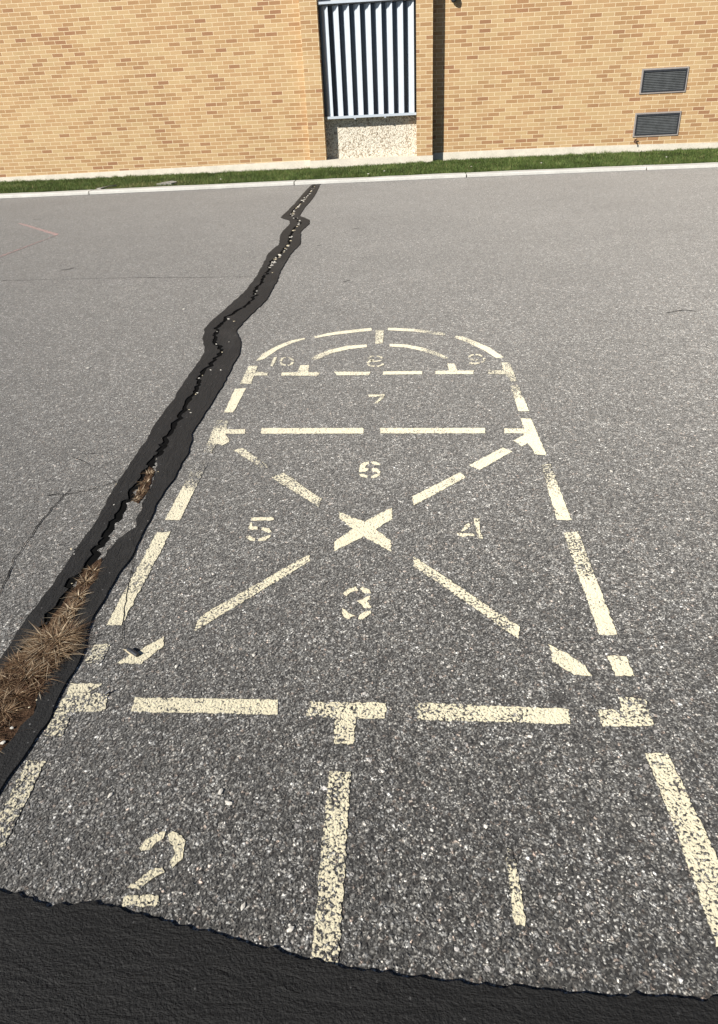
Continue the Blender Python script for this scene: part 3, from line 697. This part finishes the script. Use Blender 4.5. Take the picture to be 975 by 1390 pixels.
# ------------------------------------------------------------------ dry weeds in the crack
def tuft(specs, label, name='dry_grass_tuft', seed=1, group=None, tm=.55):
    r_ = np.random.default_rng(seed); P, H, W_, Ln, T = [], [], [], [], []
    for (px, py, rad, n_, hgt) in specs:
        c_ = G(px, py, .004)
        for _ in range(n_):
            a_ = r_.uniform(0, 2*np.pi); d_ = rad*abs(r_.normal(0, .55))
            P.append((c_.x+math.cos(a_)*d_, c_.y+math.sin(a_)*d_, .003))
            a2 = a_+r_.normal(0, .5); l_ = r_.uniform(.5, 2.6)
            Ln.append((math.cos(a2)*l_, math.sin(a2)*l_)); H.append(hgt*r_.uniform(.45, 1.1)); W_.append(r_.uniform(.0022, .0056))
            T.append(np.clip(r_.normal(tm, .30), 0, 1))
    base = G(specs[0][0], specs[0][1])
    return blades(name, np.array(P), np.array(H), np.array(W_), np.array(Ln), np.array(T), DRY, r_, 4, origin=tuple(base), label=label, cat='dry weed', group=group)
tuft([(76,872,.040,600,.054),(60,890,.048,450,.048),(93,862,.028,260,.045),(66,870,.036,260,.045),(82,888,.030,220,.045)], 'big splayed tuft of straw coloured dry grass growing from the wide crack', seed=3, tm=.5)
tuft([(40,918,.05,420,.036),(30,905,.05,320,.034),(12,925,.05,300,.034),(-5,950,.05,200,.03),(62,905,.035,200,.034),(22,945,.05,300,.03),(5,968,.05,260,.028),(-20,1000,.06,200,.03),(52,935,.03,80,.02)], 'matted dark brown dry weeds trailing below the big straw tuft', seed=4, tm=.28)
tuft([(125,775,.018,60,.022),(118,790,.022,90,.024),(107,810,.022,110,.026),(97,828,.024,120,.028),(90,840,.02,80,.03)], 'narrow line of flattened dry stems in the crack above the big tuft', seed=5)
tuft([(204,643,.014,45,.022),(198,655,.018,70,.024),(192,668,.018,70,.022),(186,678,.012,30,.018)], 'small brown dry grass clump halfway up the tar seam beside faded dash', seed=6)

# ------------------------------------------------------------------ debris
def chunk(name, c_, r_, flat, mat, seed, **kw):
    rr = random.Random(seed); bm = bmesh.new(); bmesh.ops.create_icosphere(bm, subdivisions=1, radius=r_)
    st__ = rr.uniform(.8, 1.9); an = rr.uniform(0, math.pi)
    for v in bm.verts:
        v.co *= rr.uniform(.72, 1.15); v.co.x *= st__; v.co.z *= flat
    bmesh.ops.rotate(bm, verts=bm.verts, matrix=Matrix.Rotation(an, 3, 'Z'))
    me = bpy.data.meshes.new(name); bm.to_mesh(me); bm.free(); me.materials.append(mat)
    o_ = bpy.data.objects.new(name, me); COL.objects.link(o_); o_.location = c_
    return tag(o_, **kw)
STONE = simple('pale_stone', (.58, .55, .49), .85, .2, 60); STRAW = simple('straw_leaf', (.60, .52, .36), .8, .25, 80)
STCR = [(427,253,.02),(418,265,.02),(405,281,.028),(398,291,.03),(399,296,.03),(406,303,.025),(398,313,.022),(394,322,.026),(392,334,.024),(386,342,.022),(381,347,.026),(373,355,.024),(370,370,.016),(349,395,.020),(347,399,.014),(318,436,.012),(311,464,.010),(294,467,.014),(302,478,.014),(286,502,.012),(300,502,.010),(266,535,.010),(268,533,.008),(259,560,.009),(257,556,.008),(213,623,.006),(209,634,.007),(215,640,.006),(186,686,.007),(155,685,.007),(158,657,.006),(201,707,.005),(183,714,.006),(97,745,.008),(101,752,.006),(70,757,.005),(98,792,.006),(108,851,.006),(92,880,.005),(50,950,.006),(16,988,.010),(4,1008,.012),(40,960,.006)]
for i, (x, y, r_) in enumerate(STCR):
    chunk('stone_chip', G(x, y, .007+r_*.15), r_*.55, .45, STONE if i % 3 else STRAW, i, label='tiny pale stone chip caught along the open crack in the tar seam', cat='stone chip', group='pale chips along the tar seam crack')
rr_ = random.Random(5); far_ = [p for p in cr if 3.2 < p.y < 14.5]
for i in range(75):
    p_ = rr_.choice(far_[:int(len(far_)*.62)] if i < 55 else far_); r_ = rr_.uniform(.008, .017) if p_.y > 6 else rr_.uniform(.005, .009)
    chunk('stone_chip', p_+Vector((rr_.uniform(0, .03), rr_.uniform(-.02, .02), .007)), r_, .5, STONE if i % 3 else STRAW, 500+i, label='tiny pale stone chip caught along the open crack in the tar seam', cat='stone chip', group='pale chips along the tar seam crack')
LSC = [(226,300),(153,262),(655,1010),(300,1075),(310,1090),(150,1080),(720,1000),(775,1108),(520,1048),(660,1122),(330,1232),(395,1262),(860,1120),(240,905),(345,890),(610,905),(830,640),(700,400),(250,420),(120,500)]
for i, (x, y) in enumerate(LSC):
    c_ = G(x, y); r_ = (.0065 if c_.y < 3 else .011)*random.uniform(.7, 1.2)
    chunk('loose_stone', c_+Vector((0, 0, r_*.35)), r_, .55, STONE, 100+i, label='loose pale stone lying on the open asphalt', cat='loose stone', group='loose pale stones scattered on the asphalt')
# short dark stub lying on the lower left painted corner
p0, p1 = G(174, 881, .008), G(187, 889.5, .008)
st_ = empty('twig_stub', (p0+p1)/2, label='short dark broken twig lying on the lower left painted corner mark', cat='twig')
MB().tube([p0, p0.lerp(p1, .5)+Vector((0, 0, .001)), p1], [.0065, .0075, .0072], 9).build('bark', DARKM, st_)
mesh('straw_sliver', [G(167,881,.003), G(176,882,.004), G(182,890,.004), G(178,890,.003)], [(0, 1, 2, 3)], STRAW, st_)
p0, p1 = G(143, 942, .004), G(150, 937, .012)
st_ = empty('twig', p0, label='tiny dark twig sticking out beside the lower left corner dash', cat='twig')
MB().tube([p0, p1], [.004, .003], 6).build('stem', DARKM, st_)
SLABM = simple('slab_stone', (.30, .29, .27), .9, .25, 12)
# flat slabs at the edge of the lawn
for i, (x0, x1, y, lab) in enumerate([(212, 240, 249.5, 'larger flat grey stone slab lying in grass behind the left kerb'), (133, 147, 255.5, 'smaller flat grey stone slab in grass by the left kerb joint')]):
    a_, b_ = G(x0, y+1.5, .06), G(x1, y-1, .06)
    pts = [a_, Vector((b_.x-.05, a_.y-.05, 0)), b_+Vector((0, .05, 0)), Vector((a_.x+.18, b_.y+.28, 0))]
    pts = jit(dense(pts, .08), .05, 5, 7+i)
    mb = MB().prism([(p.x, p.y) for p in pts], .03, .085); mb.build('stone_slab', SLABM, None, origin=(a_.x, a_.y, .03), label=lab, cat='stone')
# pale fallen petals in the lawn
for i, (x, y) in enumerate([(522, 232), (500, 236), (640, 226), (735, 221), (905, 213), (300, 243)]):
    chunk('fallen_petal', G(x, y, .075), .022, .4, STONE, 300+i, label='tiny white petal lying in the mown grass strip', cat='petal', group='white petals in the grass strip')
S.render.engine = 'CYCLES'
